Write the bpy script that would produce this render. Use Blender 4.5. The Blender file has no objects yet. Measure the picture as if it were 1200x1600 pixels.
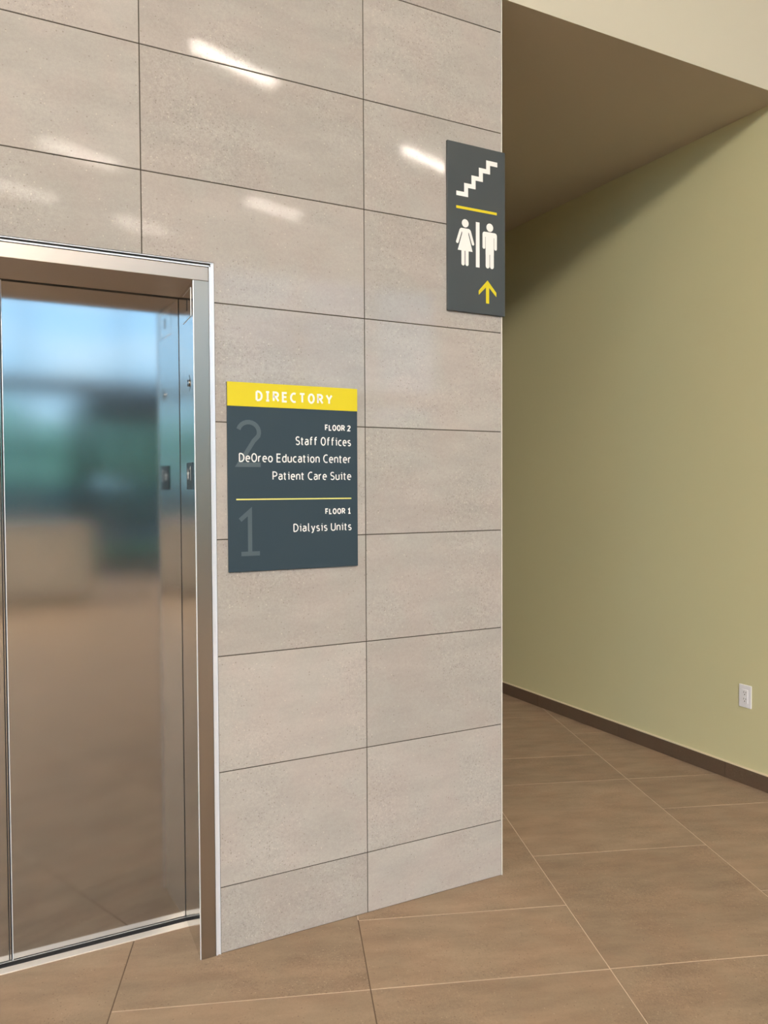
import bpy, bmesh, math, random
from mathutils import Vector, Matrix
C = bpy.context.scene.collection
SC = bpy.context.scene
PI = math.pi
random.seed(7)

# ---------------------------------------------------------------- camera
H = 1.48                                   # eye height
F, YAW, PITCH, ROLL = 1241.15, math.radians(27.64), math.radians(-1.64), math.radians(-0.28)
cd = bpy.data.cameras.new('camera'); cam = bpy.data.objects.new('camera', cd); C.objects.link(cam)
cd.sensor_fit = 'HORIZONTAL'; cd.sensor_width = 36; cd.lens = 36 * F / 1200
cd.clip_start = .05; cd.clip_end = 500
fw = Vector((math.sin(YAW)*math.cos(PITCH), math.cos(YAW)*math.cos(PITCH), math.sin(PITCH)))
rt = Vector((math.cos(YAW), -math.sin(YAW), 0)); up = rt.cross(fw)
r2 = math.cos(ROLL)*rt + math.sin(ROLL)*up; u2 = -math.sin(ROLL)*rt + math.cos(ROLL)*up
cam.matrix_world = Matrix(((r2.x, u2.x, -fw.x, 0), (r2.y, u2.y, -fw.y, 0), (r2.z, u2.z, -fw.z, H), (0, 0, 0, 1)))
SC.camera = cam

# ---------------------------------------------------------------- light and exposure
SC.view_settings.view_transform = 'Standard'; SC.view_settings.look = 'None'
SC.view_settings.exposure = 0.12; SC.view_settings.gamma = 1; SC.view_settings.use_curve_mapping = False
SC.cycles.max_bounces = 10; SC.cycles.diffuse_bounces = 6; SC.cycles.glossy_bounces = 5
SC.cycles.sample_clamp_indirect = 6; SC.cycles.use_denoising = True
SKY = 3.8
LAMP = 155.0
ADDED_PEND = 92.0  # glow of the added drum lamps
w = bpy.data.worlds.new('world'); SC.world = w; w.use_nodes = True
nt = w.node_tree; nt.nodes.clear()
def N(t, kind, **kw):
    n = t.nodes.new(kind)
    for k, v in kw.items():
        if k in n.inputs: n.inputs[k].default_value = v
        else: setattr(n, k, v)
    return n
def L(t, a, b): t.links.new(a, b)
tc = N(nt, 'ShaderNodeTexCoord'); sx = N(nt, 'ShaderNodeSeparateXYZ'); L(nt, tc.outputs['Generated'], sx.inputs[0])
rp = N(nt, 'ShaderNodeValToRGB'); L(nt, sx.outputs['Z'], rp.inputs[0])
e = rp.color_ramp.elements
e[0].position = 0.0; e[0].color = (.62, .84, 1.0, 1); e[1].position = .75; e[1].color = (.16, .36, .78, 1)
m1 = e.new(.22); m1.color = (.42, .70, 1.0, 1)
ns = N(nt, 'ShaderNodeTexNoise', Scale=3.2, Detail=6.0, Roughness=.6)
mp = N(nt, 'ShaderNodeMapping'); mp.inputs['Scale'].default_value = (1, 1, 3.5)
L(nt, tc.outputs['Generated'], mp.inputs[0]); L(nt, mp.outputs[0], ns.inputs['Vector'])
cr = N(nt, 'ShaderNodeMapRange'); cr.inputs[1].default_value = .5; cr.inputs[2].default_value = .72
L(nt, ns.outputs[0], cr.inputs[0])
mx = N(nt, 'ShaderNodeMix', data_type='RGBA'); mx.inputs['B'].default_value = (1.0, 1.0, 1.0, 1)
L(nt, cr.outputs[0], mx.inputs['Factor']); L(nt, rp.outputs[0], mx.inputs['A'])
bg = N(nt, 'ShaderNodeBackground', Strength=SKY); L(nt, mx.outputs['Result'], bg.inputs[0])
wo = N(nt, 'ShaderNodeOutputWorld'); L(nt, bg.outputs[0], wo.inputs[0])
sd = bpy.data.lights.new('sun', 'SUN'); sd.energy = 5.0; sd.angle = .01; sd.color = (1, .95, .86)
so = bpy.data.objects.new('sun', sd); C.objects.link(so); so.rotation_euler = (math.radians(-38), 0, math.radians(12))   # high, from behind the building
pd = bpy.data.lights.new('window_portal', 'AREA'); pd.shape = 'RECTANGLE'; pd.size = 17.9; pd.size_y = 6.3; pd.cycles.is_portal = True
po = bpy.data.objects.new('window_portal', pd); C.objects.link(po); po.location = (1, -11.28, 3.25)
po.rotation_euler = Vector((0, 1, 0)).to_track_quat('-Z', 'Y').to_euler()
pd2 = pd.copy(); pd2.size = 6.2; pd2.size_y = 8.2
po2 = bpy.data.objects.new('window_portal', pd2); C.objects.link(po2); po2.location = (-7.98, -7.1, 3.2); po2.rotation_euler = (0, -PI/2, 0)

# ---------------------------------------------------------------- materials
def mat(name, color, rough=.5, metal=0., spec=.5):
    m = bpy.data.materials.new(name); m.use_nodes = True
    b = m.node_tree.nodes['Principled BSDF']
    b.inputs['Base Color'].default_value = (*color, 1); b.inputs['Roughness'].default_value = rough
    b.inputs['Metallic'].default_value = metal; b.inputs['Specular IOR Level'].default_value = spec
    return m
def bump(m, height, strength, dist):
    t = m.node_tree; b = t.nodes['Principled BSDF']
    bp = N(t, 'ShaderNodeBump', Strength=strength, Distance=dist)
    L(t, height, bp.inputs['Height']); L(t, bp.outputs[0], b.inputs['Normal'])
def M(t, op, a, b=None, c=None):
    n = N(t, 'ShaderNodeMath', operation=op)
    for i, v in enumerate((a, b, c)):
        if v is None: continue
        if isinstance(v, (int, float)): n.inputs[i].default_value = v
        else: L(t, v, n.inputs[i])
    return n.outputs[0]
def mrange(t, v, a, b, c=0., d=1.):
    n = N(t, 'ShaderNodeMapRange')
    for i, q in enumerate((a, b, c, d)): n.inputs[i+1].default_value = q
    L(t, v, n.inputs[0]); return n.outputs[0]
def stone(name, base, light, dark, stretch, rough, tone=.06, bumps=.06, spec=.5, pinkish=(1.05, .97, .96), bandamp=.30):
    """porcelain tile: soft bands along its length, patches of pits and pale grains"""
    m = mat(name, base, rough, spec=spec); t = m.node_tree; b = t.nodes['Principled BSDF']
    tc = N(t, 'ShaderNodeTexCoord'); oi = N(t, 'ShaderNodeObjectInfo')
    off = N(t, 'ShaderNodeVectorMath', operation='SCALE'); off.inputs[0].default_value = (31., 17., 23.); L(t, oi.outputs['Random'], off.inputs['Scale'])
    ad = N(t, 'ShaderNodeVectorMath', operation='ADD'); L(t, tc.outputs['Object'], ad.inputs[0]); L(t, off.outputs[0], ad.inputs[1])
    st = N(t, 'ShaderNodeVectorMath', operation='MULTIPLY'); st.inputs[1].default_value = stretch; L(t, ad.outputs[0], st.inputs[0])
    def noise(vec, s, d=3., r=.5):
        n = N(t, 'ShaderNodeTexNoise', Scale=s, Detail=d, Roughness=r); L(t, vec, n.inputs['Vector']); return n.outputs[0]
    band = noise(st.outputs[0], 4.5, 4, .55)
    patch = noise(ad.outputs[0], 3.2, 3, .6)
    fine = noise(ad.outputs[0], 95, 3, .7)
    finer = noise(ad.outputs[0], 260, 2, .6)
    hue = noise(ad.outputs[0], 6.5, 3, .5)
    v = N(t, 'ShaderNodeTexVoronoi', Scale=115.); L(t, ad.outputs[0], v.inputs['Vector'])
    vc = N(t, 'ShaderNodeSeparateXYZ'); L(t, v.outputs['Color'], vc.inputs[0])
    dot = mrange(t, v.outputs['Distance'], .16, .30, 1., 0.)
    pm = mrange(t, patch, .44, .62)
    isd = M(t, 'GREATER_THAN', vc.outputs[0], M(t, 'SUBTRACT', .96, M(t, 'MULTIPLY', pm, .22)))
    isl = M(t, 'LESS_THAN', vc.outputs[0], M(t, 'ADD', .02, M(t, 'MULTIPLY', pm, .13)))
    pit = M(t, 'MULTIPLY', dot, isd); grain = M(t, 'MULTIPLY', dot, isl)
    # value = 1 + band + fine + tile tone
    val = M(t, 'ADD', 1.0, M(t, 'MULTIPLY', M(t, 'SUBTRACT', band, .5), bandamp))
    val = M(t, 'ADD', val, M(t, 'MULTIPLY', M(t, 'SUBTRACT', fine, .5), M(t, 'ADD', .22, M(t, 'MULTIPLY', pm, .26))))
    val = M(t, 'ADD', val, M(t, 'MULTIPLY', M(t, 'SUBTRACT', finer, .5), M(t, 'ADD', .18, M(t, 'MULTIPLY', pm, .30))))
    val = M(t, 'ADD', val, M(t, 'MULTIPLY', M(t, 'SUBTRACT', oi.outputs['Random'], .5), tone))
    c0 = N(t, 'ShaderNodeMix', data_type='RGBA'); c0.inputs['A'].default_value = (*base, 1)
    c0.inputs['B'].default_value = (base[0]*pinkish[0], base[1]*pinkish[1], base[2]*pinkish[2], 1)
    L(t, mrange(t, hue, .42, .6), c0.inputs['Factor'])
    c1 = N(t, 'ShaderNodeVectorMath', operation='SCALE'); L(t, c0.outputs['Result'], c1.inputs[0]); L(t, val, c1.inputs['Scale'])
    c2 = N(t, 'ShaderNodeMix', data_type='RGBA'); c2.inputs['B'].default_value = (*dark, 1)
    L(t, M(t, 'MULTIPLY', pit, .55), c2.inputs['Factor']); L(t, c1.outputs[0], c2.inputs['A'])
    c3 = N(t, 'ShaderNodeMix', data_type='RGBA'); c3.inputs['B'].default_value = (*light, 1)
    L(t, M(t, 'MULTIPLY', grain, .6), c3.inputs['Factor']); L(t, c2.outputs['Result'], c3.inputs['A'])
    L(t, c3.outputs['Result'], b.inputs['Base Color'])
    L(t, M(t, 'ADD', rough, M(t, 'MULTIPLY', M(t, 'SUBTRACT', fine, .5), .10)), b.inputs['Roughness'])
    bump(m, M(t, 'SUBTRACT', M(t, 'MULTIPLY', finer, .5), pit), bumps, .002)
    return m
WALLT = stone('greige_porcelain', (.40, .378, .357), (.62, .57, .50), (.20, .17, .145), (1., 1., 3.2), .045, .15, .03, spec=.4, pinkish=(1.02, .985, .985))
FLOORT = stone('brown_porcelain', (.31, .230, .162), (.50, .39, .28), (.15, .10, .065), (3.0, 1., 1.), .60, .10, .10, spec=.22, pinkish=(1.03, .985, .97), bandamp=.75)
FLOORT.name = 'brown_porcelain'
BASET = stone('dark_brown_porcelain', (.115, .080, .055), (.20, .15, .11), (.05, .035, .025), (1., 1., 2.), .45, .10, .08)
GROUTD = mat('dark_grout', (.05, .04, .03), .9)
GROUTL = mat('pale_grout', (.64, .50, .38), .9)
JOINTD = mat('dark_joint', (.13, .085, .055), .9)
def paint(name, col, rough=.55, var=.03):
    m = mat(name, col, rough, spec=.35); t = m.node_tree; b = t.nodes['Principled BSDF']
    tc = N(t, 'ShaderNodeTexCoord')
    n = N(t, 'ShaderNodeTexNoise', Scale=220., Detail=3.); L(t, tc.outputs['Object'], n.inputs['Vector'])
    n2 = N(t, 'ShaderNodeTexNoise', Scale=1.3, Detail=2.); L(t, tc.outputs['Object'], n2.inputs['Vector'])
    s = N(t, 'ShaderNodeVectorMath', operation='SCALE'); s.inputs[0].default_value = col
    L(t, M(t, 'ADD', 1 - var/2, M(t, 'MULTIPLY', n2.outputs[0], var)), s.inputs['Scale']); L(t, s.outputs[0], b.inputs['Base Color'])
    bump(m, n.outputs[0], .12, .001)
    return m
GREEN = paint('olive_green_paint', (.64, .61, .38))
CREAM = paint('cream_paint', (.56, .53, .44))
CREAM_SHADED = paint('shaded_cream_paint', (.52, .475, .40))  # cream darkened so the soffit underside carries its shade
WHITE = paint('off_white_paint', (.72, .68, .60))
BEIGE = paint('beige_paint', (.36, .30, .22))
def steel(name, rough, col=(.63, .61, .58), axis=2, aniso=.5, dirt=.05, bumpy=.02):
    m = mat(name, col, rough, 1.); t = m.node_tree; b = t.nodes['Principled BSDF']
    tc = N(t, 'ShaderNodeTexCoord'); mp = N(t, 'ShaderNodeMapping')
    s = [900., 900., 900.]; s[axis] = 45.
    mp.inputs['Scale'].default_value = s; L(t, tc.outputs['Object'], mp.inputs[0])
    n = N(t, 'ShaderNodeTexNoise', Scale=1., Detail=2., Roughness=.6); L(t, mp.outputs[0], n.inputs['Vector'])
    n2 = N(t, 'ShaderNodeTexNoise', Scale=3., Detail=3.); L(t, tc.outputs['Object'], n2.inputs['Vector'])
    L(t, M(t, 'ADD', rough - .05, M(t, 'ADD', M(t, 'MULTIPLY', n.outputs[0], .06), M(t, 'MULTIPLY', n2.outputs[0], dirt))), b.inputs['Roughness'])
    bump(m, n.outputs[0], bumpy, .0002)
    tg = N(t, 'ShaderNodeTangent', direction_type='RADIAL', axis='Z')
    L(t, tg.outputs[0], b.inputs['Tangent']); b.inputs['Anisotropic'].default_value = aniso
    return m
DOORS = steel('brushed_steel_door', .10, (.47, .475, .48), 2, .35)
JAMBS = steel('satin_steel', .11, (.74, .73, .71), 2, .1, bumpy=.005)
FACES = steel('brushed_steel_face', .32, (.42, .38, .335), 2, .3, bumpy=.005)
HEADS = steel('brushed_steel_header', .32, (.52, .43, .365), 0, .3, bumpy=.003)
ALU = mat('bright_aluminium', (.84, .87, .95), .35, .45)
ALUW = mat('pale_aluminium_trim', (.80, .80, .80), .38, .7)
ENDTRIM = mat('pale_end_trim', (.78, .77, .70), .4)
CREAMTRIM = mat('cream_edge_trim', (.80, .70, .52), .4)
SILLM = mat('aluminium_sill', (.86, .80, .74), .42, .55)
BLACK = mat('black_gap', (.012, .011, .011), .6)
RUBBER = mat('black_rubber', (.03, .03, .035), .55)
CHROME = mat('chrome', (.75, .74, .72), .12, 1.)
SLATE = mat('slate_blue_grey', (.028, .049, .068), .45, spec=.3)
SLATE2 = mat('dark_grey_sign', (.046, .056, .063), .40, spec=.5)
NUMGREY = mat('grey_numeral', (.072, .102, .122), .4)
YELLOW = mat('sign_yellow', (.68, .57, .008), .4)
SWHITE = mat('sign_white', (.86, .85, .84), .45)
PLASTIC = mat('white_plastic', (.86, .86, .92), .35)
SLOT = mat('outlet_slot', (.05, .045, .045), .6)
ANOD = mat('charcoal_aluminium', (.05, .055, .06), .4, .5)

# ---------------------------------------------------------------- helpers
def link(name, me, m, parent=None, loc=None, rotz=0):
    o = bpy.data.objects.new(name, me); C.objects.link(o)
    if m is not None and len(me.materials) == 0: me.materials.append(m)
    if parent is not None: o.parent = parent
    if loc: o.location = loc
    o.rotation_euler.z = rotz
    return o
def finish(bm, name, m, parent=None, loc=None, rotz=0):
    bmesh.ops.recalc_face_normals(bm, faces=bm.faces)
    me = bpy.data.meshes.new(name); bm.to_mesh(me); bm.free()
    return link(name, me, m, parent, loc, rotz)
def box(bm, x0, x1, y0, y1, z0, z1, bev=0):
    r = bmesh.ops.create_cube(bm, size=1)
    for v in r['verts']:
        v.co = Vector((x0 + (v.co.x+.5)*(x1-x0), y0 + (v.co.y+.5)*(y1-y0), z0 + (v.co.z+.5)*(z1-z0)))
    if bev:
        es = list({e for v in r['verts'] for e in v.link_edges})
        bmesh.ops.bevel(bm, geom=es, offset=bev, segments=2, affect='EDGES', profile=.5)
def boxo(name, m, parent, *b, bev=0):
    bm = bmesh.new(); box(bm, *b, bev=bev); return finish(bm, name, m, parent)
def multibox(name, m, parent, bs, bev=0):
    bm = bmesh.new()
    for b in bs: box(bm, *b, bev=bev)
    return finish(bm, name, m, parent)
def parts(name, m, parent, bs):
    return [boxo(name, m, parent, *b) for b in bs]
def prism_xz(bm, pts, y0, y1):          # polygon in the wall plane, front at y0
    a = [bm.verts.new((x, y0, z)) for x, z in pts]; b = [bm.verts.new((x, y1, z)) for x, z in pts]
    bm.faces.new(a); bm.faces.new(b[::-1]); n = len(pts)
    for i in range(n): bm.faces.new((a[i], b[i], b[(i+1) % n], a[(i+1) % n]))
def cyl_axis(bm, c, r, d, axis, n=20, r2=None):
    rot = {'x': Matrix.Rotation(PI/2, 4, 'Y'), 'y': Matrix.Rotation(PI/2, 4, 'X'), 'z': Matrix.Identity(4)}[axis]
    bmesh.ops.create_cone(bm, cap_ends=True, segments=n, radius1=r, radius2=r if r2 is None else r2, depth=d, matrix=Matrix.Translation(c) @ rot)
def empty(name, loc=(0, 0, 0)):
    o = bpy.data.objects.new(name, None); C.objects.link(o); o.location = loc; o.empty_display_size = .1; return o
def tag(o, label, cat, group=None):
    o['label'] = label; o['category'] = cat
    if group: o['group'] = group
    return o
def struct(o): o['kind'] = 'structure'; return o

# ---------------------------------------------------------------- main dimensions (metres)
D = 2.454          # face of the tiled wall
XE = 1.789         # its right-hand end
XG = 3.415         # face of the green wall
ZC = 3.301         # corridor ceiling
ZL = 6.5           # lobby ceiling
TH = 1.2169        # direction of the floor tile rows
XL, XR, YB, YE = -8., 10., -11.3, 8.5
FX0, FX1, FZ = -.5015, .690, 2.186      # outer edge of the elevator frame trim
OX0, OX1, OZ = -.434, .624, 2.126       # clear opening at the wall face
DY = 2.712                               # door plane

# ---------------------------------------------------------------- floor
floor = struct(boxo('floor', GROUTL, None, XL-.3, XR+.3, YB-.3, YE+.3, -.2, -.0012))
PA, PB = .757, .7425
tile_cache = {}
def floor_tile(a0, a1, b0, b1, name='tile'):
    g = .0017
    key = (round(a1-a0, 4), round(b1-b0, 4))
    if key not in tile_cache:
        bm = bmesh.new(); hx, hy = (a1-a0)/2-g, (b1-b0)/2-g; c = .0012
        lo = [bm.verts.new((x, y, -.004)) for x, y in ((-hx, -hy), (hx, -hy), (hx, hy), (-hx, hy))]
        mi = [bm.verts.new((x, y, -.0007)) for x, y in ((-hx, -hy), (hx, -hy), (hx, hy), (-hx, hy))]
        to = [bm.verts.new((x, y, 0)) for x, y in ((-hx+c, -hy+c), (hx-c, -hy+c), (hx-c, hy-c), (-hx+c, hy-c))]
        bm.faces.new(to)
        for p, q in ((lo, mi), (mi, to)):
            for i in range(4): bm.faces.new((p[i], p[(i+1) % 4], q[(i+1) % 4], q[i]))
        me = bpy.data.meshes.new('tile'); bmesh.ops.recalc_face_normals(bm, faces=bm.faces); bm.to_mesh(me); bm.free()
        me.materials.append(FLOORT); tile_cache[key] = me
    am, bmid = (a0+a1)/2, (b0+b1)/2
    x = am*math.cos(TH) - bmid*math.sin(TH); y = am*math.sin(TH) + bmid*math.cos(TH)
    return link(name, tile_cache[key], None, floor, (x, y, 0), TH)
B0 = .4925
strips = {-4: [2.297], -3: [2.677], -2: [2.297], -1: [2.677], 0: [2.297], 1: [2.297, 2.677], 2: [3.056, 3.813, 4.191], 3: [2.677, 3.434, 3.813], 4: [3.056, 4.191], 5: [2.677], 6: [3.056]}
AMIN, AMAX = -.73, 8.75
for k, js in strips.items():
    b1 = B0 - k*PB; b0 = b1 - PB
    js = list(js)
    while js[0] - PA > AMIN: js.insert(0, js[0]-PA)
    while js[-1] + PA < AMAX: js.append(js[-1]+PA)
    js = [AMIN] + js + [AMAX]
    for a0, a1 in zip(js[:-1], js[1:]):
        if a1 - a0 > .05: floor_tile(a0, a1, b0, b1)
bT, bBm = B0 + 4*PB, B0 - 7*PB
sj = boxo('joint_strip', JOINTD, floor, -.9, .49, -.0017, .0017, -.003, -.00045); sj.rotation_euler.z = TH  # darker brown strip laid along this joint
bj, aj = -.25, 2.14+.49-.49
sj.location = (2.19*math.cos(TH) - bj*math.sin(TH), 2.19*math.sin(TH) + bj*math.cos(TH), 0)
sj2 = boxo('joint_strip', JOINTD, floor, -.4, .30, -.0017, .0017, -.003, -.00045); sj2.rotation_euler.z = TH
sj2.location = (2.36*math.cos(TH) - B0*math.sin(TH), 2.36*math.sin(TH) + B0*math.cos(TH), 0)
# the rest of the lobby floor, behind and beside the camera: same tiles, too far away or out of view to pick apart
field_m = FLOORT.copy(); field_m.name = 'brown_porcelain_field'
t = field_m.node_tree; b = t.nodes['Principled BSDF']
src = b.inputs['Base Color'].links[0].from_socket
tc = N(t, 'ShaderNodeTexCoord'); bk = N(t, 'ShaderNodeTexBrick', Scale=1.0, offset=.5)
bk.inputs['Mortar Size'].default_value = .003; bk.inputs['Brick Width'].default_value = PA; bk.inputs['Row Height'].default_value = PB
bk.inputs['Mortar'].default_value = (.50, .385, .275, 1); L(t, src, bk.inputs['Color1']); L(t, src, bk.inputs['Color2'])
L(t, tc.outputs['Object'], bk.inputs['Vector']); L(t, bk.outputs[0], b.inputs['Base Color'])
def clip(poly, n, d):        # keep n.p <= d
    out = []
    for i in range(len(poly)):
        p, q = poly[i], poly[(i+1) % len(poly)]; sp = n[0]*p[0]+n[1]*p[1]-d; sq = n[0]*q[0]+n[1]*q[1]-d
        if sp <= 0: out.append(p)
        if sp*sq < 0: u = sp/(sp-sq); out.append((p[0]+u*(q[0]-p[0]), p[1]+u*(q[1]-p[1])))
    return out
ct, s_t = math.cos(TH), math.sin(TH)
def ab(x, y): return (x*ct + y*s_t, -x*s_t + y*ct)
room_ab = [ab(x, y) for x, y in ((XL, YB), (XR, YB), (XR, YE), (XL, YE))]
big = [clip(room_ab, (1, 0), AMIN), clip(room_ab, (-1, 0), -AMAX),
       clip(clip(clip(room_ab, (-1, 0), -AMIN), (1, 0), AMAX), (0, -1), -bT),
       clip(clip(clip(room_ab, (-1, 0), -AMIN), (1, 0), AMAX), (0, 1), bBm)]
bm = bmesh.new()
for pl in big:
    if len(pl) > 2: bm.faces.new([bm.verts.new((p[0], p[1], 0)) for p in pl])
ff = finish(bm, 'tile_field', field_m, floor, None, TH); ff['kind'] = 'stuff'

# ---------------------------------------------------------------- tiled wall with the elevator opening
GB = D + .0022
wall = struct(multibox('wall_front', GROUTD, None, [
    (XL, FX0+.004, GB, 2.62, -.001, ZL), (FX0+.004, FX1-.004, GB, 2.62, FZ-.004, ZL), (FX1-.004, XE-.004, GB, 2.62, -.001, ZL)]))
g = .0016; T0 = D; T1 = D + .006
zj = [0.0] + [.2131 + .3702*k for k in range(17)] + [ZL]
xj = [.473 - .741*k for k in range(8, 0, -1)] + [.473, 1.2139, XE-.0025]
def tile_poly(pts):
    bm = bmesh.new(); c = .0009
    n = len(pts)
    a2 = sum(pts[i][0]*pts[(i+1) % n][1]-pts[(i+1) % n][0]*pts[i][1] for i in range(n))
    if a2 < 0: pts = pts[::-1]
    def inset(d):
        out = []
        for i in range(n):
            p0, p1, p2 = Vector(pts[i-1]), Vector(pts[i]), Vector(pts[(i+1) % n])
            d1 = (p1-p0).normalized(); d2 = (p2-p1).normalized()
            n1 = Vector((-d1.y, d1.x)); n2 = Vector((-d2.y, d2.x))
            out.append(p1 + (n1+n2)*d)
        return out
    A = inset(g); Bp = inset(g+c)
    va = [bm.verts.new((p.x, T1, p.y)) for p in A]; vb = [bm.verts.new((p.x, T0+.0007, p.y)) for p in A]; vc = [bm.verts.new((p.x, T0, p.y)) for p in Bp]
    bm.faces.new(vc)
    for p, q in ((va, vb), (vb, vc)):
        for i in range(n): bm.faces.new((p[i], p[(i+1) % n], q[(i+1) % n], q[i]))
    return bm
wt_cache = {}
for xi in range(len(xj)-1):
    x0, x1 = xj[xi], xj[xi+1]
    for zi in range(len(zj)-1):
        z0, z1 = zj[zi], zj[zi+1]
        if z1 - z0 < .02: continue
        polys = []
        if x1 <= FX0 or x0 >= FX1 or z0 >= FZ: polys = [[(x0, z0), (x1, z0), (x1, z1), (x0, z1)]]
        elif z1 <= FZ:
            if x0 < FX0: polys.append([(x0, z0), (FX0, z0), (FX0, z1), (x0, z1)])
            if x1 > FX1: polys.append([(FX1, z0), (x1, z0), (x1, z1), (FX1, z1)])
        else:
            if x0 < FX0: polys.append([(x0, z0), (FX0, z0), (FX0, FZ), (x1, FZ), (x1, z1), (x0, z1)])
            elif x1 > FX1: polys.append([(FX1, z0), (x1, z0), (x1, z1), (x0, z1), (x0, FZ), (FX1, FZ)])
            else: polys.append([(x0, FZ), (x1, FZ), (x1, z1), (x0, z1)])
        for pl in polys:
            cx = sum(p[0] for p in pl)/len(pl); cz = sum(p[1] for p in pl)/len(pl)
            loc = [(round(p[0]-cx, 4), round(p[1]-cz, 4)) for p in pl]; key = tuple(loc)
            if key not in wt_cache:
                b_ = tile_poly(loc); bmesh.ops.recalc_face_normals(b_, faces=b_.faces)
                me = bpy.data.meshes.new('tile'); b_.to_mesh(me); b_.free(); me.materials.append(WALLT); wt_cache[key] = me
            link('tile', wt_cache[key], None, wall, (cx, 0, cz))
tr = struct(multibox('trim_1', ENDTRIM, None, [(XE-.0024, XE+.0008, D-.0006, D+.012, 0, ZL)]))

# corridor and lobby shell
struct(boxo('wall_left', BEIGE, None, XE-.2, XE-.001, 2.62, YE, 0, ZC+.2))
struct(multibox('wall_left_return', BEIGE, None, [(XE-.012, XE, D+.012, 2.62, 0, ZL)]))
struct(boxo('wall_right', GREEN, None, XG, XG+.2, D+.0, YE, 0, ZC))
struct(boxo('wall_end', BEIGE, None, XE-.2, XG+.2, YE, YE+.2, 0, ZC+.2))
struct(multibox('wall_upper', CREAM, None, [(XE, XR, D, D+.2, ZC+.2, ZL), (XE, XG, D, D+.002, ZC, ZC+.2), (XG, XR, D, D+.2, ZC, ZC+.2)]))
struct(boxo('wall_lobby_front', GREEN, None, XG+.2, XR, D, D+.2, 0, ZC))
struct(boxo('ceiling_corridor', CREAM_SHADED, None, XE-.0, XG, D+.002, YE+.2, ZC, ZC+.2))
struct(boxo('ceiling', WHITE, None, XL-.3, XR+.3, YB-.3, 2.9, ZL, ZL+.2))
struct(multibox('wall_lobby_left', WHITE, None, [(XL-.3, XL, -3.0, 2.9, -.2, ZL+.2), (XL-.3, XL, YB-.3, -3.0, ZL-.1, ZL+.2)]))
struct(boxo('wall_lobby_right', WHITE, None, XR, XR+.3, YB-.3, 2.9, -.2, ZL+.2))

# dark tile baseboard at the foot of the green wall
bb = struct(boxo('baseboard_right', GROUTD, None, XG-.0085, XG, D, YE, 0, .0795))
ys = [D+.0005, 2.757, 3.510, 4.264, 5.018, 5.772, 6.526, 7.28, 8.034, YE]
for y0, y1 in zip(ys[:-1], ys[1:]):
    bm = bmesh.new(); box(bm, XG-.0105, XG-.008, y0+.0014, y1-.0014, .001, .0795, bev=.0006)
    finish(bm, 'tile', BASET, bb)
boxo('edge_trim', CREAMTRIM, bb, XG-.0115, XG, D, YE, .0795, .0855)

# ---------------------------------------------------------------- elevator entrance
door = struct(empty('door_1', (.095, DY, 0)))
def dchild(name, m, bs, bev=0, parent=door):
    for b_ in bs:
        bm = bmesh.new(); box(bm, b_[0]-.095, b_[1]-.095, b_[2]-DY, b_[3]-DY, b_[4], b_[5], bev=bev)
        o = finish(bm, name, m, parent)
    return o
FR = D - .004
# aluminium channel around the frame: two bright lips with a dark groove
for nm, s in (('right', 1), ('left', -1)):
    X = lambda v: v if s > 0 else .1885 - v
    def bs(x0, x1, y0, y1, z0, z1): a, c = sorted((X(x0), X(x1))); return (a, c, y0, y1, z0, z1)
    dchild('edge_trim', ALU, [bs(.6875, .6895, D-.0035, 2.47, 0, FZ-.001), bs(.6745, .6800, D-.0035, 2.47, 0, FZ-.010), bs(.6800, .6875, D-.0005, 2.47, 0, FZ-.003)], .0004)
    dchild('shadow_gap', BLACK, [bs(.6725, .6745, D+.001, 2.47, 0, FZ-.012)])
top = dchild('edge_trim', ALU, [(FX0+.001, FX1-.0005, D-.0035, 2.47, FZ-.0035, FZ-.001), (FX0+.012, FX1-.010, D-.0035, 2.47, FZ-.0145, FZ-.010)], .0004)
dchild('shadow_gap', BLACK, [(FX0+.003, FX1-.003, D+.003, 2.47, FZ-.010, FZ-.0035), (FX0+.014, FX1-.0155, D-.001, 2.47, FZ-.0165, FZ-.0145)])
# header
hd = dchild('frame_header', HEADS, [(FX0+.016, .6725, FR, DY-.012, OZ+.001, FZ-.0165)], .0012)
# jambs: face strip plus slightly splayed return
def jamb(s):
    X = (lambda v: v) if s > 0 else (lambda v: .19 - v)
    o = empty('jamb_tmp'); bpy.data.objects.remove(o)
    bm = bmesh.new()
    pts = [(.6245, FR), (.6725, FR), (.6725, 2.47), (.70, 2.47), (.70, DY+.02), (.642, DY+.02), (.6245, FR+.001)]
    lo = [bm.verts.new((X(x)-.095, y-DY, .0)) for x, y in pts]; hi = [bm.verts.new((X(x)-.095, y-DY, OZ)) for x, y in pts]
    bm.faces.new(lo); bm.faces.new(hi)
    for i in range(len(pts)): bm.faces.new((lo[i], lo[(i+1) % len(pts)], hi[(i+1) % len(pts)], hi[i]))
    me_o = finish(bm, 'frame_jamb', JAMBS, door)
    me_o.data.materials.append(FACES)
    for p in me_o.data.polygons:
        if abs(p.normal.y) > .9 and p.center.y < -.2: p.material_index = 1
    # rolled arris where face and return meet, its highlight given by paler metal
    b2 = bmesh.new(); cyl_axis(b2, (X(.6247)-.095, FR+.0012-DY, OZ/2), .0019, OZ-.002, 'z', 12)
    ar = finish(b2, 'rounded_edge', ALU, me_o)
    return me_o
jr = jamb(1); jl = jamb(-1)
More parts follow.
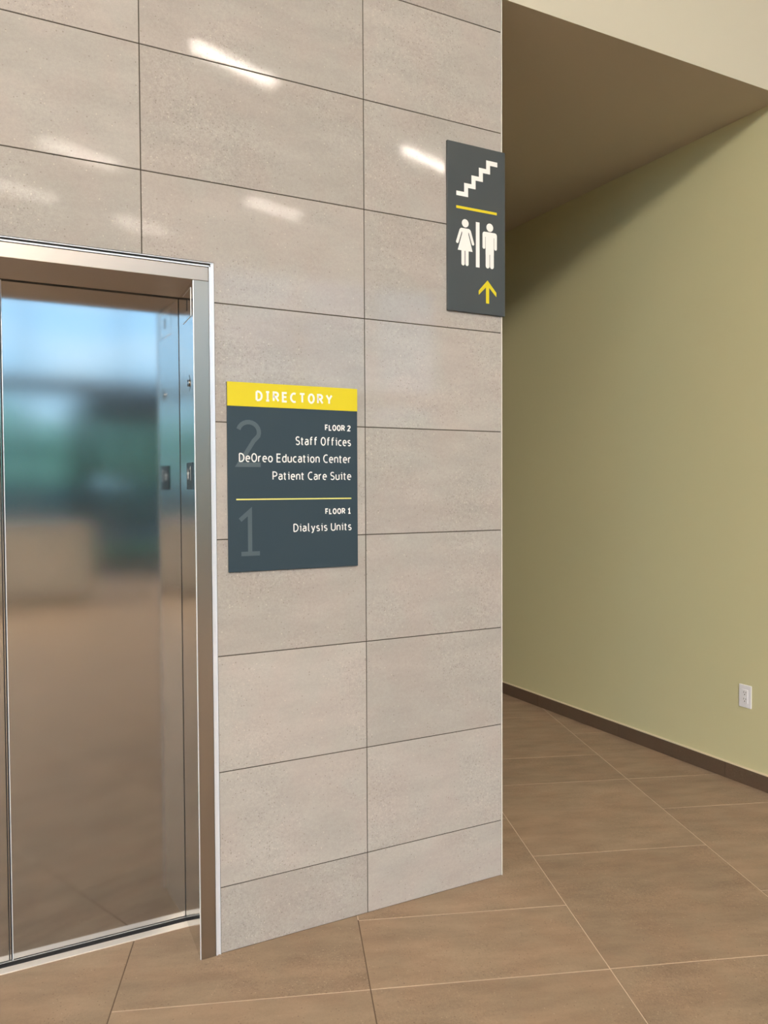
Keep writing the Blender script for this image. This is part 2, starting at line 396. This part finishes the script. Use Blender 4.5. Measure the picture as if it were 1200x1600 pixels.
# door panels
def panel(x0, x1):
    o = dchild('door_panel', DOORS, [(x0, x1, DY, DY+.03, .010, 2.16)], .0012); return o
pr = panel(.1005, .665); pl_ = panel(-.475, .0895)
def sub(name, m, parent, bs):
    return dchild(name, m, bs, 0, parent)
sub('rubber_seal', RUBBER, pr, [(.0962, .0990, DY+.002, DY+.028, .012, 2.155)])
sub('rubber_seal', RUBBER, pl_, [(.0905, .0925, DY+.002, DY+.028, .012, 2.155)])
sub('edge_strip', ALU, pr, [(.0990, .1012, DY-.0012, DY+.028, .010, 2.158)])
sub('edge_strip', JAMBS, pl_, [(.0925, .0945, DY-.0002, DY+.02, .010, 2.158)])
dchild('shadow_gap', BLACK, [(.6395, .6425, DY-.0025, DY+.001, .01, OZ)])
# header underside shadow slot above the doors
dchild('shadow_gap', BLACK, [(-.46, .65, DY-.012, DY+.05, OZ+.0005, OZ+.05)])
# sill with a guide groove
dchild('sill', SILLM, [(-.46, .645, DY-.050, DY-.018, -.01, .0035), (-.46, .645, DY+.012, DY+.05, -.01, .003)], .0006)
dchild('sill_groove', RUBBER, [(-.46, .645, DY-.018, DY+.012, -.01, -.0006+.0012)])
dchild('shaft', BLACK, [(-.6, .8, 2.80, 2.86, 0, 2.4), (-.6, -.56, 2.47, 2.86, 0, 2.4), (.76, .8, 2.62, 2.86, 0, 2.4), (-.6, .8, 2.62, 2.86, 2.3, 2.4)])

# small fittings on the right jamb return; u runs along the return, from its front edge inwards
def jx(y): return .6245 + (.642-.6245)*(y-FR)/(DY+.02-FR)
JN = math.atan2(.642-.6245, DY+.02-FR)
def jbox(bm, y0, y1, z0, z1, proud, depth=.004, bev=0):
    # local frame: x out of the jamb (towards -x), y along it
    n = len(bm.verts); r = bmesh.ops.create_cube(bm, size=1)
    vs = r['verts']
    for v in vs:
        y = y0 + (v.co.y+.5)*(y1-y0); z = z0 + (v.co.z+.5)*(z1-z0); p = -proud + (v.co.x+.5)*depth
        v.co = Vector((jx(y)+p, y, z))
def jcyl(bm, y, z, r, proud, depth=.006, n=20):
    cyl_axis(bm, (jx(y)-proud+depth/2, y, z), r, depth, 'x', n)
ind = empty('indicator_panel'); bpy.data.objects.remove(ind)
def jfin(bm, name, m, parent):
    o = finish(bm, name, m, parent)
    if parent is jr: o.location = (-.095, -DY, 0)
    return o
bm = bmesh.new(); jbox(bm, 2.490, 2.622, 2.024, 2.112, .0006); ip = jfin(bm, 'indicator_panel', JAMBS, jr)
for y0, y1, z0, z1 in ((2.4885, 2.4905, 2.0225, 2.1135), (2.4885, 2.6225, 2.0225, 2.0245), (2.4885, 2.6225, 2.112, 2.1135)):
    bm = bmesh.new(); jbox(bm, y0, y1, z0, z1, .0014); jfin(bm, 'panel_edge', ALUW, jr)
bm = bmesh.new(); jbox(bm, 2.545, 2.560, 2.052, 2.088, .0012); jfin(bm, 'indicator_lens', BLACK, jr)
KY, KZ = 2.532, 1.820
bm = bmesh.new(); jcyl(bm, KY, KZ, .0105, .004); ks = jfin(bm, 'key_switch', CHROME, jr)
bm = bmesh.new(); jcyl(bm, KY+.002, KZ+.0065, .0042, .0046, .003, 14); finish(bm, 'keyhole', BLACK, ks)
bm = bmesh.new(); jcyl(bm, KY+.002, KZ-.0055, .0052, .0046, .003, 14); finish(bm, 'keyhole', BLACK, ks)
bm = bmesh.new()
pts = []
for i in range(15):
    a = math.radians(-75 + 150*i/14); wdt = .0050*math.sin(PI*(i+.6)/15.2) + .0010
    pts.append((a, wdt))
pr_ = None
for a, wd in pts:
    vs = []
    for rr in (.026-wd/2, .026+wd/2):
        y = KY + .009 - rr*math.cos(a)*.95; z = KZ + rr*math.sin(a)
        vs.append(bm.verts.new((jx(y)-.0012, y, z)))
    if pr_: bm.faces.new((pr_[0], pr_[1], vs[1], vs[0]))
    pr_ = vs
jfin(bm, 'engraved_arc', BLACK, jr)

# ---------------------------------------------------------------- stroke lettering
def arc(cx, cy, rx, ry, a0, a1, n=10):
    return [(cx + rx*math.cos(math.radians(a0+(a1-a0)*i/n)), cy + ry*math.sin(math.radians(a0+(a1-a0)*i/n))) for i in range(n+1)]
X_ = .70
G = {
 'D': (.47, [[(0, 0), (0, 1)] , [(0, 1), (.14, 1)] + arc(.14, .5, .33, .5, 90, -90, 14) + [(0, 0)]]),
 'I': (.30, [[(.15, 0), (.15, 1)], [(0, 1), (.30, 1)], [(0, 0), (.30, 0)]]),
 'R': (.46, [[(0, 0), (0, 1), (.20, 1)] + arc(.20, .745, .22, .255, 90, -90) + [(0, .49)], [(.20, .49), (.46, 0)]]),
 'E': (.38, [[(.38, 1), (0, 1), (0, 0), (.38, 0)], [(0, .52), (.34, .52)]]),
 'C': (.45, [arc(.30, .5, .30, .5, 62, 298, 16)]),
 'T': (.46, [[(0, 1), (.46, 1)], [(.23, 1), (.23, 0)]]),
 'O': (.50, [arc(.25, .5, .25, .5, 0, 360, 26)]),
 'Y': (.50, [[(0, 1), (.25, .46), (.50, 1)], [(.25, .46), (.25, 0)]]),
 'F': (.36, [[(.36, 1), (0, 1), (0, 0)], [(0, .50), (.32, .50)]]),
 'L': (.34, [[(0, 1), (0, 0), (.34, 0)]]),
 'P': (.42, [[(0, 0), (0, 1), (.18, 1)] + arc(.18, .72, .24, .28, 90, -90) + [(0, .44)]]),
 'U': (.46, [[(0, 1), (0, .24)] + arc(.23, .24, .23, .24, 180, 360) + [(.46, 1)]]),
 'S': (.40, [arc(.21, .755, .20, .245, 40, 250, 12) + arc(.19, .25, .21, .25, 65, -145, 12)]),
 '2': (.42, [arc(.20, .765, .21, .235, 165, -22, 12) + [(.30, .56), (0, 0), (.44, 0)]]),
 '1': (.40, [[(0, .80), (.20, 1), (.20, 0)], [(.02, 0), (.40, 0)]]),
 'a': (.35, [[(.03, .66)] + arc(.17, .54, .18, .16, 110, 0, 6) + [(.35, 0)], [(.35, .42)] + arc(.17, .21, .17, .21, 90, 270, 9) + [(.35, .12)]]),
 'f': (.30, [[(.10, 0), (.10, .82)] + arc(.26, .82, .16, .18, 180, 80, 6), [(0, X_), (.27, X_)]]),
 't': (.23, [[(.06, .92), (.08, .14)] + arc(.18, .14, .12, .14, 180, 275, 5), [(-.05, X_), (.22, X_)]]),
 'i': (.13, [[(-.02, X_), (.10, X_), (.10, 0)], [(.095, .92), (.095, 1.0)]]),
 'c': (.34, [arc(.24, .35, .24, .35, 66, 294, 12)]),
 'e': (.38, [[(0, .37), (.38, .37)] + arc(.19, .38, .19, .32, 0, 180, 10) + arc(.21, .30, .21, .30, 180, 300, 8)]),
 's': (.32, [arc(.165, .53, .155, .17, 45, 250, 9) + arc(.155, .175, .165, .175, 65, -140, 9)]),
 'd': (.38, [[(.38, 1), (.38, 0)], [(.38, .64)] + arc(.19, .35, .19, .35, 75, 285, 12) + [(.38, .08)]]),
 'u': (.36, [[(0, X_), (0, .18)] + arc(.17, .18, .17, .18, 180, 300, 7) + [(.36, .12)], [(.36, X_), (.36, 0)]]),
 'o': (.40, [arc(.20, .35, .20, .35, 0, 360, 22)]),
 'r': (.24, [[(0, X_), (0, 0)], [(0, .50)] + arc(.20, .48, .17, .22, 165, 80, 5)]),
 'n': (.36, [[(0, X_), (0, 0)], [(0, .56)] + arc(.18, .50, .18, .20, 130, 0, 7) + [(.36, 0)]]),
 'l': (.20, [[(0, 1), (.07, 1), (.07, .14)] + arc(.19, .14, .12, .14, 180, 275, 5)]),
 'y': (.38, [[(0, X_), (.20, .05)], [(.38, X_), (.16, -.12)] + arc(.04, -.08, .12, .14, -45, -100, 4)]),
}
def ribbon(bm, pts, hw, y, closed=False):
    P = [Vector(p) for p in pts]
    Q = [P[0]]
    for p in P[1:]:
        if (p-Q[-1]).length > 1e-6: Q.append(p)
    if (Q[0]-Q[-1]).length < 1e-6 and len(Q) > 3: closed = True; Q.pop()
    n = len(Q); vs = []
    for i in range(n):
        d1 = (Q[i]-Q[i-1]).normalized() if (i > 0 or closed) else None
        d2 = (Q[(i+1) % n]-Q[i]).normalized() if (i < n-1 or closed) else None
        if d1 is None: d1 = d2
        if d2 is None: d2 = d1
        n1 = Vector((-d1.y, d1.x)); n2 = Vector((-d2.y, d2.x)); m = n1+n2
        m = n1 if m.length < 1e-4 else m/max(m.length_squared/2, .35)
        a = Q[i] + m*hw; b = Q[i] - m*hw
        vs.append((bm.verts.new((a.x, y, a.y)), bm.verts.new((b.x, y, b.y))))
    for i in range(n if closed else n-1):
        a, b = vs[i], vs[(i+1) % n]; bm.faces.new((a[0], b[0], b[1], a[1]))
def text(name, s, x0, x1, z0, z1, stroke, track, m, parent, y, cap=None):
    """stroke is the pen width and track the letter gap, both in cap heights; the line is fitted to x0..x1, z0..z1"""
    k = (z1-z0)/(1+stroke)                     # pen inset
    wd = 0; pos = []
    for ch in s:
        if ch == ' ': wd += .30; continue
        pos.append((ch, wd)); wd += G[ch][0] + stroke + track
    wd -= track
    kx = (x1-x0)/wd
    bm = bmesh.new()
    for ch, px in pos:
        for si, st in enumerate(G[ch][1]):
            pts = [(x0 + (px + stroke/2 + p[0])*kx, z0 + (stroke/2 + p[1])*k) for p in st]
            ribbon(bm, pts, stroke*k/2, y - si*.00005)
    for f in bm.faces:
        f.normal_update()
        if f.normal.y > 0: f.normal_flip()
    me = bpy.data.meshes.new(name); bm.to_mesh(me); bm.free()
    return link(name, me, m, parent)

# ---------------------------------------------------------------- directory sign
SY = D - .008
ds = empty('directory_sign', (.953, SY, 1.219))
tag(ds, 'blue-grey directory sign with yellow DIRECTORY heading on the tiled wall right of the elevator', 'sign')
OFF = Vector((.953, SY, 1.219))
def on(o, off=OFF): o.location = -off; return o
on(boxo('sign_panel', SLATE, ds, .7265, 1.1795, SY, D-.0003, 1.219, 1.821, bev=.0008))
on(boxo('heading_band', YELLOW, ds, .7265, 1.1795, SY-.0010, SY+.0004, 1.7455, 1.8212))
LY = SY - .0005
on(text('heading_lettering', 'DIRECTORY', .8185, 1.0885, 1.7635, 1.7975, .235, .17, SWHITE, ds, SY-.0014))
for s_, x0, x1, z0, z1, st, tr_ in (('FLOOR 2', 1.0590, 1.1550, 1.6765, 1.6970, .24, .04), ('Staff Offices', .9540, 1.1555, 1.6260, 1.6550, .15, .07),
        ('DeOreo Education Center', .7620, 1.1555, 1.5685, 1.5975, .15, .07), ('Patient Care Suite', .8735, 1.1560, 1.5115, 1.5395, .15, .07),
        ('FLOOR 1', 1.0580, 1.1545, 1.3970, 1.4170, .24, .04), ('Dialysis Units', .9440, 1.1560, 1.3410, 1.3685, .15, .07)):
    on(text('lettering', s_, x0, x1, z0, z1, st, tr_, SWHITE, ds, LY-.0004))
on(boxo('divider_line', mat('pale_yellow', (.82, .76, .22), .4), ds, .7530, 1.1555, SY-.0006, SY+.0002, 1.4478, 1.4518))
on(text('numeral', '2', .7540, .8400, 1.5530, 1.7030, .105, 0, NUMGREY, ds, LY))
on(text('numeral', '1', .7560, .8380, 1.2690, 1.4180, .105, 0, NUMGREY, ds, LY))

# ---------------------------------------------------------------- stairs and restroom sign
RY = D - .010
rs = empty('restroom_sign', (1.670, RY, 2.125)); OFR = Vector((1.670, RY, 2.125))
tag(rs, 'tall dark grey sign with stair and restroom symbols beside the tiled wall corner', 'sign')
def onr(o): o.location = -OFR; return o
onr(boxo('sign_panel', SLATE2, rs, 1.5435, 1.7965, RY, D-.0003, 2.125, 2.7305, bev=.0008))
def shape(name, m, polys=(), caps=(), discs=(), y=RY-.0006):
    bm = bmesh.new()
    for i, p in enumerate(polys): bm.faces.new([bm.verts.new((x, y-i*.00003, z)) for x, z in p])
    for a, b, hw in caps:
        y -= .00003
        d = (Vector(b)-Vector(a)).normalized(); an = math.atan2(d.y, d.x); pts = []
        for i in range(9): q = an + PI/2 + PI*i/8; pts.append((a[0]+hw*math.cos(q), a[1]+hw*math.sin(q)))
        for i in range(9): q = an - PI/2 + PI*i/8; pts.append((b[0]+hw*math.cos(q), b[1]+hw*math.sin(q)))
        bm.faces.new([bm.verts.new((x, y, z)) for x, z in pts])
    for (cx, cz, r) in discs:
        y -= .00003
        bm.faces.new([bm.verts.new((cx+r*math.cos(2*PI*i/24), y, cz+r*math.sin(2*PI*i/24))) for i in range(24)])
    bm.normal_update(); bmesh.ops.triangulate(bm, faces=bm.faces)
    for f in bm.faces:
        f.normal_update()
        if f.normal.y > 0: f.normal_flip()
    me = bpy.data.meshes.new(name); bm.to_mesh(me); bm.free(); return onr(link(name, me, m, rs))
st0 = [1.5805, 1.6140, 1.6460, 1.6785, 1.7110]; sz0 = [2.5565, 2.5895, 2.6220, 2.6555, 2.6880]
top = []
for i in range(5):
    top.append((st0[i], sz0[i]))
    if i < 4: top.append((st0[i+1], sz0[i]))
top.append((1.7610, 2.6880)); top.append((1.7610, 2.6708)); bx_ = [1.7283, 1.6963, 1.6640, 1.6312]; bz_ = [2.6708, 2.6388, 2.6060, 2.5738, 2.5405]
for i in range(4): top.append((bx_[i], bz_[i])); top.append((bx_[i], bz_[i+1]))
top.append((1.5805, 2.5405))
shape('stair_symbol', SWHITE, [top])
shape('divider_line', YELLOW, [[(1.580, 2.4945), (1.7585, 2.4945), (1.7585, 2.5040), (1.580, 2.5040)]])
shape('woman_symbol', SWHITE,
      [[(1.6065, 2.426), (1.6305, 2.426), (1.6325, 2.405), (1.6505, 2.3455), (1.5860, 2.3455), (1.6045, 2.405)]],
      [((1.6025, 2.4195), (1.6340, 2.4195), .0068), ((1.5990, 2.4175), (1.5843, 2.3745), .0056), ((1.6378, 2.4175), (1.6522, 2.3745), .0056),
       ((1.6088, 2.350), (1.6088, 2.2985), .0070), ((1.6258, 2.350), (1.6258, 2.2985), .0070)], [(1.6185, 2.4445, .0148)])
shape('divider_bar', SWHITE, [[(1.6648, 2.2925), (1.6812, 2.2925), (1.6812, 2.4565), (1.6648, 2.4565)]])
shape('man_symbol', SWHITE, [[(1.7080, 2.427), (1.7450, 2.427), (1.7450, 2.345), (1.7080, 2.345)]],
      [((1.7035, 2.4178), (1.7495, 2.4178), .0092), ((1.7004, 2.416), (1.7004, 2.3700), .0062), ((1.7526, 2.416), (1.7526, 2.3700), .0062),
       ((1.7168, 2.350), (1.7168, 2.3025), .0086), ((1.7360, 2.350), (1.7360, 2.3025), .0086)], [(1.7268, 2.4445, .0152)])
shape('arrow_symbol', YELLOW, [[(1.7165, 2.2500), (1.7562, 2.2085), (1.7562, 2.1925), (1.7235, 2.2235), (1.7235, 2.1650), (1.7095, 2.1650), (1.7095, 2.2235), (1.6770, 2.1925), (1.6770, 2.2085)]])

# ---------------------------------------------------------------- floor plate on the jamb
yb, ye_, zb, zt = 2.486, 2.580, 1.4825, 1.5675
fp = empty('floor_number_plate', (jx(2.53), 2.53, zb))
tag(fp, 'small dark plate with raised white star and number 1 on the steel elevator jamb', 'sign')
fo = Vector((jx(2.53), 2.53, zb))
def onf(o): o.location = -fo; return o
bm = bmesh.new(); jbox(bm, yb, ye_, zb, zt, .0030, .0032); onf(finish(bm, 'sign_panel', SLATE, fp))
def jpoly(name, m, polys, proud=.0036):
    bm = bmesh.new()
    for p in polys: bm.faces.new([bm.verts.new((jx(y)-proud, y, z)) for y, z in p])
    bm.normal_update(); bmesh.ops.triangulate(bm, faces=bm.faces)
    for f in bm.faces:
        f.normal_update()
        if f.normal.x > 0: f.normal_flip()
    me = bpy.data.meshes.new(name); bm.to_mesh(me); bm.free(); return onf(link(name, me, m, fp))
# seen from the lobby the inner end of the return (larger y) is on the left, so y runs right to left
sc_, sz_ = 2.551, 1.530
star = []
for i in range(10):
    r = .0225 if i % 2 == 0 else .0095; a = PI/2 + i*PI/5; star.append((sc_ - r*math.cos(a), sz_ + r*math.sin(a)))
jpoly('star_symbol', SWHITE, [star])
jpoly('numeral', SWHITE, [[(2.5125, 1.511), (2.5065, 1.511), (2.5065, 1.556), (2.5120, 1.556), (2.5215, 1.549), (2.5215, 1.543), (2.5125, 1.548)]])
bm = bmesh.new()
for (y, z) in ((2.548, 1.499), (2.542, 1.499), (2.542, 1.494), (2.528, 1.499), (2.522, 1.494)): jcyl(bm, y, z, .0011, .0036, .001, 8)
onf(finish(bm, 'braille_dot', SLATE, fp))

# ---------------------------------------------------------------- outlet on the green wall
oc = Vector((XG, 2.647, .441))
ol = empty('wall_outlet', oc); tag(ol, 'white electrical outlet low on the green wall above the baseboard', 'outlet')
boxo('cover_plate', PLASTIC, ol, -.0055, .0, -.0355, .0355, -.057, .057, bev=.0022)
rc = boxo('receptacle', PLASTIC, ol, -.0075, -.0045, -.0168, .0168, -.0335, .0335, bev=.0008)
for zc in (.0165, -.0165):
    boxo('socket_slot', SLOT, rc, -.0079, -.0074, .0045, .0068, zc-.001, zc+.0085)
    boxo('socket_slot', SLOT, rc, -.0079, -.0074, -.0068, -.0045, zc-.001, zc+.0075)
    bm = bmesh.new(); cyl_axis(bm, (-.0077, 0, zc-.0075), .0027, .0006, 'x', 12); finish(bm, 'ground_hole', SLOT, rc)
for z in (.0484, -.0484):
    bm = bmesh.new(); cyl_axis(bm, (-.0057, 0, z), .0028, .0008, 'x', 12); finish(bm, 'screw', PLASTIC, ol)

# ---------------------------------------------------------------- the lobby behind the camera (seen in the steel doors and in the tile gloss)
emi = mat('lamp_diffuser', (.9, .9, .9), .5); b = emi.node_tree.nodes['Principled BSDF']
b.inputs['Emission Color'].default_value = (1., .90, .78, 1); b.inputs['Emission Strength'].default_value = LAMP
LDIR = math.radians(-19)
lamps = [(2.72, -3.78, 'slim linear ceiling lamp nearest the corridor mouth'), (1.50, -7.04, 'slim linear ceiling lamp above the reception counter'), (5.94, -5.02, 'slim linear ceiling lamp over the right side of the lobby'),
         (4.65, -7.88, 'slim linear ceiling lamp between vestibule and corridor'), (2.87, -9.76, 'slim linear ceiling lamp above the entrance vestibule'), (.82, -8.87, 'slim linear ceiling lamp left of the entrance vestibule'),
         (-2.1, -4.6, 'added unseen linear lamp over the left half of the counter'), (-3.0, -8.35, 'added unseen linear lamp behind the left end of the counter'), (-5.3, -6.1, 'added unseen linear lamp left of the counter'),  # lamps labelled as added are unseen, put in to brighten the walls
         (-1.15, -10.0, 'added unseen linear lamp at the rear windows behind the counter'), (-4.7, -9.6, 'added unseen linear lamp in the corner of the two glass walls'), (-6.6, -8.2, 'added unseen linear lamp beside the left glass wall'), (1.15, -2.55, 'slim linear ceiling lamp close in front of the lamp nearest the corridor mouth'), (.2, -.9, 'added unseen linear lamp above the elevator doors'), (3.3, -.6, 'added unseen linear lamp right at the corridor mouth'), (9.2, -4.6, 'added unseen linear lamp by the far right lobby wall')]
hb = None
for i, (x, y, wh) in enumerate(lamps):
    o = empty('linear_ceiling_lamp', (x, y, ZL-.30)); o.rotation_euler.z = LDIR
    tag(o, wh, 'lamp', 'linear lamps on the lobby ceiling')
    if i == 0:
        h_ = boxo('housing', ANOD, o, -.57, .57, -.035, .035, .010, .08, bev=.004); multi_l = [(-.57, .57, -.034, -.030, -.012, .012), (-.57, .57, .030, .034, -.012, .012)]; k_, k2_ = parts('louver', ANOD, o, multi_l)
        d_ = boxo('diffuser', emi, o, -.55, .55, -.028, .028, 0, .012, bev=.002)
        c_, c2_ = parts('hanger', ANOD, o, [(-.45, -.447, -.002, .002, .08, .30), (.447, .45, -.002, .002, .08, .30)])
    else:
        for q in (h_, d_, c_, k_, c2_, k2_):
            r = q.copy(); C.objects.link(r); r.parent = o
# unseen drum lamps added behind and left to light the green wall
shade_m = mat('added_drum_glow', (.9, .85, .75), .8); b = shade_m.node_tree.nodes['Principled BSDF']
b.inputs['Emission Color'].default_value = (1., .90, .76, 1); b.inputs['Emission Strength'].default_value = ADDED_PEND
for i, (x, y, wh) in enumerate([(-3.2, -5.9, 'nearest the tiled wall'), (-4.5, -7.2, 'nearest the left glass wall'), (-1.9, -7.4, 'over the counter'), (-4.4, -8.8, 'nearest the rear windows')]):
    o = empty('added_drum_lamp', (x, y, 5.80)); tag(o, 'added unseen glowing drum lamp, ' + wh, 'lamp', 'added drum lamps lighting the green wall')
    if i == 0:
        bm = bmesh.new(); bmesh.ops.create_cone(bm, cap_ends=True, segments=40, radius1=.45, radius2=.45, depth=.5, matrix=Matrix.Translation((0, 0, .25))); s1 = finish(bm, 'shade', shade_m, o)
        bm = bmesh.new(); cyl_axis(bm, (0, 0, .60), .012, .20, 'z', 8); s2 = finish(bm, 'stem', ANOD, o)
    else:
        for q in (s1, s2): r = q.copy(); C.objects.link(r); r.parent = o
# warm downlights washing the wall and in the corridor
def downlight(x, y, z, power, angle, label, blend=.6):
    o = empty('downlight', (x, y, z)); tag(o, label, 'lamp')
    bm = bmesh.new(); bmesh.ops.create_cone(bm, cap_ends=False, segments=28, radius1=.085, radius2=.07, depth=.03); r = finish(bm, 'trim_ring', ALUW, o)
    bm = bmesh.new(); cyl_axis(bm, (0, 0, .010), .072, .006, 'z', 28)
    m = mat('downlight_lens', (.9, .9, .9)); b = m.node_tree.nodes['Principled BSDF']; b.inputs['Emission Color'].default_value = (1, .72, .45, 1); b.inputs['Emission Strength'].default_value = 8
    finish(bm, 'lens', m, o)
    ld = bpy.data.lights.new('lamp_light', 'SPOT'); ld.energy = power; ld.color = (1, .74, .48); ld.spot_size = math.radians(angle); ld.spot_blend = blend; ld.shadow_soft_size = .07
    lo = bpy.data.objects.new('lamp_light', ld); C.objects.link(lo); lo.parent = o; lo.location = (0, 0, -.02)
downlight(2.6, 6.6, ZC-.02, 9, 130, 'round recessed downlight in the ceiling deep in the corridor')

# window wall
win = struct(empty('window_1', (1, YB, 0)))
glass = bpy.data.materials.new('window_glass'); glass.use_nodes = True
t = glass.node_tree; t.nodes.clear(); tr_ = N(t, 'ShaderNodeBsdfTransparent'); tr_.inputs[0].default_value = (.46, .55, .58, 1)
gl = N(t, 'ShaderNodeBsdfGlossy', Roughness=.02); fr_ = N(t, 'ShaderNodeFresnel', IOR=1.45); ms = N(t, 'ShaderNodeMixShader'); ou = N(t, 'ShaderNodeOutputMaterial')
L(t, fr_.outputs[0], ms.inputs[0]); L(t, tr_.outputs[0], ms.inputs[1]); L(t, gl.outputs[0], ms.inputs[2]); L(t, ms.outputs[0], ou.inputs[0])
xs = [XL + 1.8*i for i in range(11)]; zs = [.12, 3.05, ZL-.35]
bs_ = [(x-.035-1, x+.035-1, -.09, .09, 0, ZL) for x in xs] + [(XL-1, XR-1, -.08, .08, z-.05, z+.05) for z in (.07,)] + [(XL-1, XR-1, -.12, .12, 3.36, 3.70), (XL-1, XR-1, -.12, .12, ZL-.4, ZL)]
parts('window_frame', ANOD, win, bs_)
for i in range(10):
    for z0, z1 in ((.12, 3.36), (3.70, ZL-.4)):
        bm = bmesh.new(); vs = [bm.verts.new(v) for v in ((xs[i]+.03-1, 0, z0), (xs[i+1]-.03-1, 0, z0), (xs[i+1]-.03-1, 0, z1), (xs[i]+.03-1, 0, z1))]
        bm.faces.new(vs); finish(bm, 'pane', glass, win)

clear = glass.copy(); clear.name = 'clear_glass'; clear.node_tree.nodes['Transparent BSDF'].inputs[0].default_value = (.92, .94, .92, 1)
win2 = struct(empty('added_window_2', (XL, -7.1, 0)))  # unseen left glazing, added to bring daylight onto the green wall
y2 = [YB + .1 + (-3.05-YB-.1)/5*i for i in range(6)]
parts('window_frame', ANOD, win2, [(-.09, .09, y+7.1-.035, y+7.1+.035, 0, ZL-.1) for y in y2] + [(-.08, .08, y2[0]+7.1, y2[-1]+7.1, .02, .12), (-.08, .08, y2[0]+7.1, y2[-1]+7.1, 3.05, 3.2), (-.12, .12, y2[0]+7.1, y2[-1]+7.1, ZL-.3, ZL-.1)])
for i in range(5):
    for z0, z1 in ((.12, 3.05), (3.2, ZL-.3)):
        bm = bmesh.new(); vs = [bm.verts.new(v) for v in ((0, y2[i]+7.13, z0), (0, y2[i+1]+7.07, z0), (0, y2[i+1]+7.07, z1), (0, y2[i]+7.13, z1))]
        bm.faces.new(vs); finish(bm, 'pane', clear, win2)

# reception counter and entrance vestibule behind the camera
LAMW = mat('pale_laminate', (.90, .87, .82), .45); DKW = mat('dark_panel', (.06, .055, .055), .4)
rcn = empty('reception_counter', (.0, -6.1, 0)); tag(rcn, 'long pale reception counter standing in the lobby behind the camera', 'counter')
boxo('body', LAMW, rcn, -4.0, 1.45, -.35, .35, .09, 1.02, bev=.004); boxo('plinth', DKW, rcn, -3.95, 1.40, -.30, .30, .0, .09); boxo('worktop', mat('counter_stone', (.50, .46, .42), .3), rcn, -4.05, 1.50, -.40, .40, 1.02, 1.06, bev=.003)
vb = empty('entrance_vestibule', (3.2, -9.6, 0)); tag(vb, 'dark framed glass entrance vestibule in front of the lobby windows', 'vestibule')
parts('frame', ANOD, vb, [(-1.4+1.4*i-.05, -1.4+1.4*i+.05, 1.2, 1.3, 0, 2.9) for i in range(3)] + [(-1.45, 1.45, 1.15, 1.3, 2.6, 3.1), (-1.45, 1.45, -1.6, 1.3, 3.0, 3.1), (-1.45, -1.35, -1.6, 1.3, 0, .2), (1.35, 1.45, -1.6, 1.3, 0, .2), (-1.45, -1.35, -1.6, -1.5, 0, 3), (1.35, 1.45, -1.6, -1.5, 0, 3)])
tint = glass.copy(); tint.name = 'tinted_glass'; tint.node_tree.nodes['Transparent BSDF'].inputs[0].default_value = (.8, .82, .82, 1)
for i in range(2): boxo('pane', tint, vb, -1.35+1.4*i, -.05+1.4*i, 1.24, 1.25, .03, 2.6)
boxo('pane', tint, vb, -1.41, -1.40, -1.5, 1.2, .2, 3.0); boxo('pane', tint, vb, 1.40, 1.41, -1.5, 1.2, .2, 3.0)

# outside: lawn, clipped hedge and a row of trees
GRASS = mat('lawn', (.10, .20, .06), .9); t = GRASS.node_tree
n = N(t, 'ShaderNodeTexNoise', Scale=6.); tc = N(t, 'ShaderNodeTexCoord'); L(t, tc.outputs['Object'], n.inputs[0]); rr = N(t, 'ShaderNodeValToRGB')
rr.color_ramp.elements[0].color = (.07, .16, .04, 1); rr.color_ramp.elements[1].color = (.15, .26, .08, 1); L(t, n.outputs[0], rr.inputs[0]); L(t, rr.outputs[0], t.nodes['Principled BSDF'].inputs[0])
ASPH = mat('asphalt', (.07, .07, .075), .9)
struct(boxo('ground', GRASS, None, -150, 150, -190, YB-.3, -.4, -.12))
struct(boxo('parking_lot', ASPH, None, -60, 60, -34, -20, -.13, -.10))
LEAF = mat('leaves', (.34, .54, .40), .8); BARK = mat('bark', (.12, .09, .06), .9)  # leaf colour paled to carry distance haze
hg = boxo('hedge', mat('hedge_leaves', (.07, .11, .11), .9), None, -45, 50, -37, -35.5, -.12, 1.7, bev=.3); tag(hg, 'long dark clipped hedge beyond the parking lot outside', 'hedge')
first = None
for i in range(24):
    x = (-55 + i*9.3 if i < 13 else -50.3 + (i-13)*9.3) + random.uniform(-.3, .3); y = (-44 if i < 13 else -58) + random.uniform(-1.5, 1.5); s = random.uniform(.85, 1.05)
    o = empty('tree', (x, y, -.12)); o.scale = (s, s, s); o.rotation_euler.z = random.uniform(0, 6)
    tag(o, 'leafy green tree in the nearer row beyond the parking lot' if i < 13 else 'leafy green tree in the farther row beyond the parking lot', 'tree', 'nearer row of trees' if i < 13 else 'farther row of trees')
    if first is None:
        bm = bmesh.new()
        for k in range(14):
            c = Vector((random.uniform(-2.2, 2.2), random.uniform(-2.2, 2.2), random.uniform(2.6, 6.2))); rad = random.uniform(1.2, 2.0)
            r = bmesh.ops.create_icosphere(bm, subdivisions=3, radius=rad, matrix=Matrix.Translation(c))
            for v in r['verts']: v.co += (v.co-c).normalized()*random.uniform(-.25, .25)
        cr_ = finish(bm, 'crown', LEAF, o)
        bm = bmesh.new(); cyl_axis(bm, (0, 0, 1.6), .28, 3.2, 'z', 10, .18); tk = finish(bm, 'trunk', BARK, o); first = (cr_, tk)
    else:
        for q in first: r = q.copy(); C.objects.link(r); r.parent = o
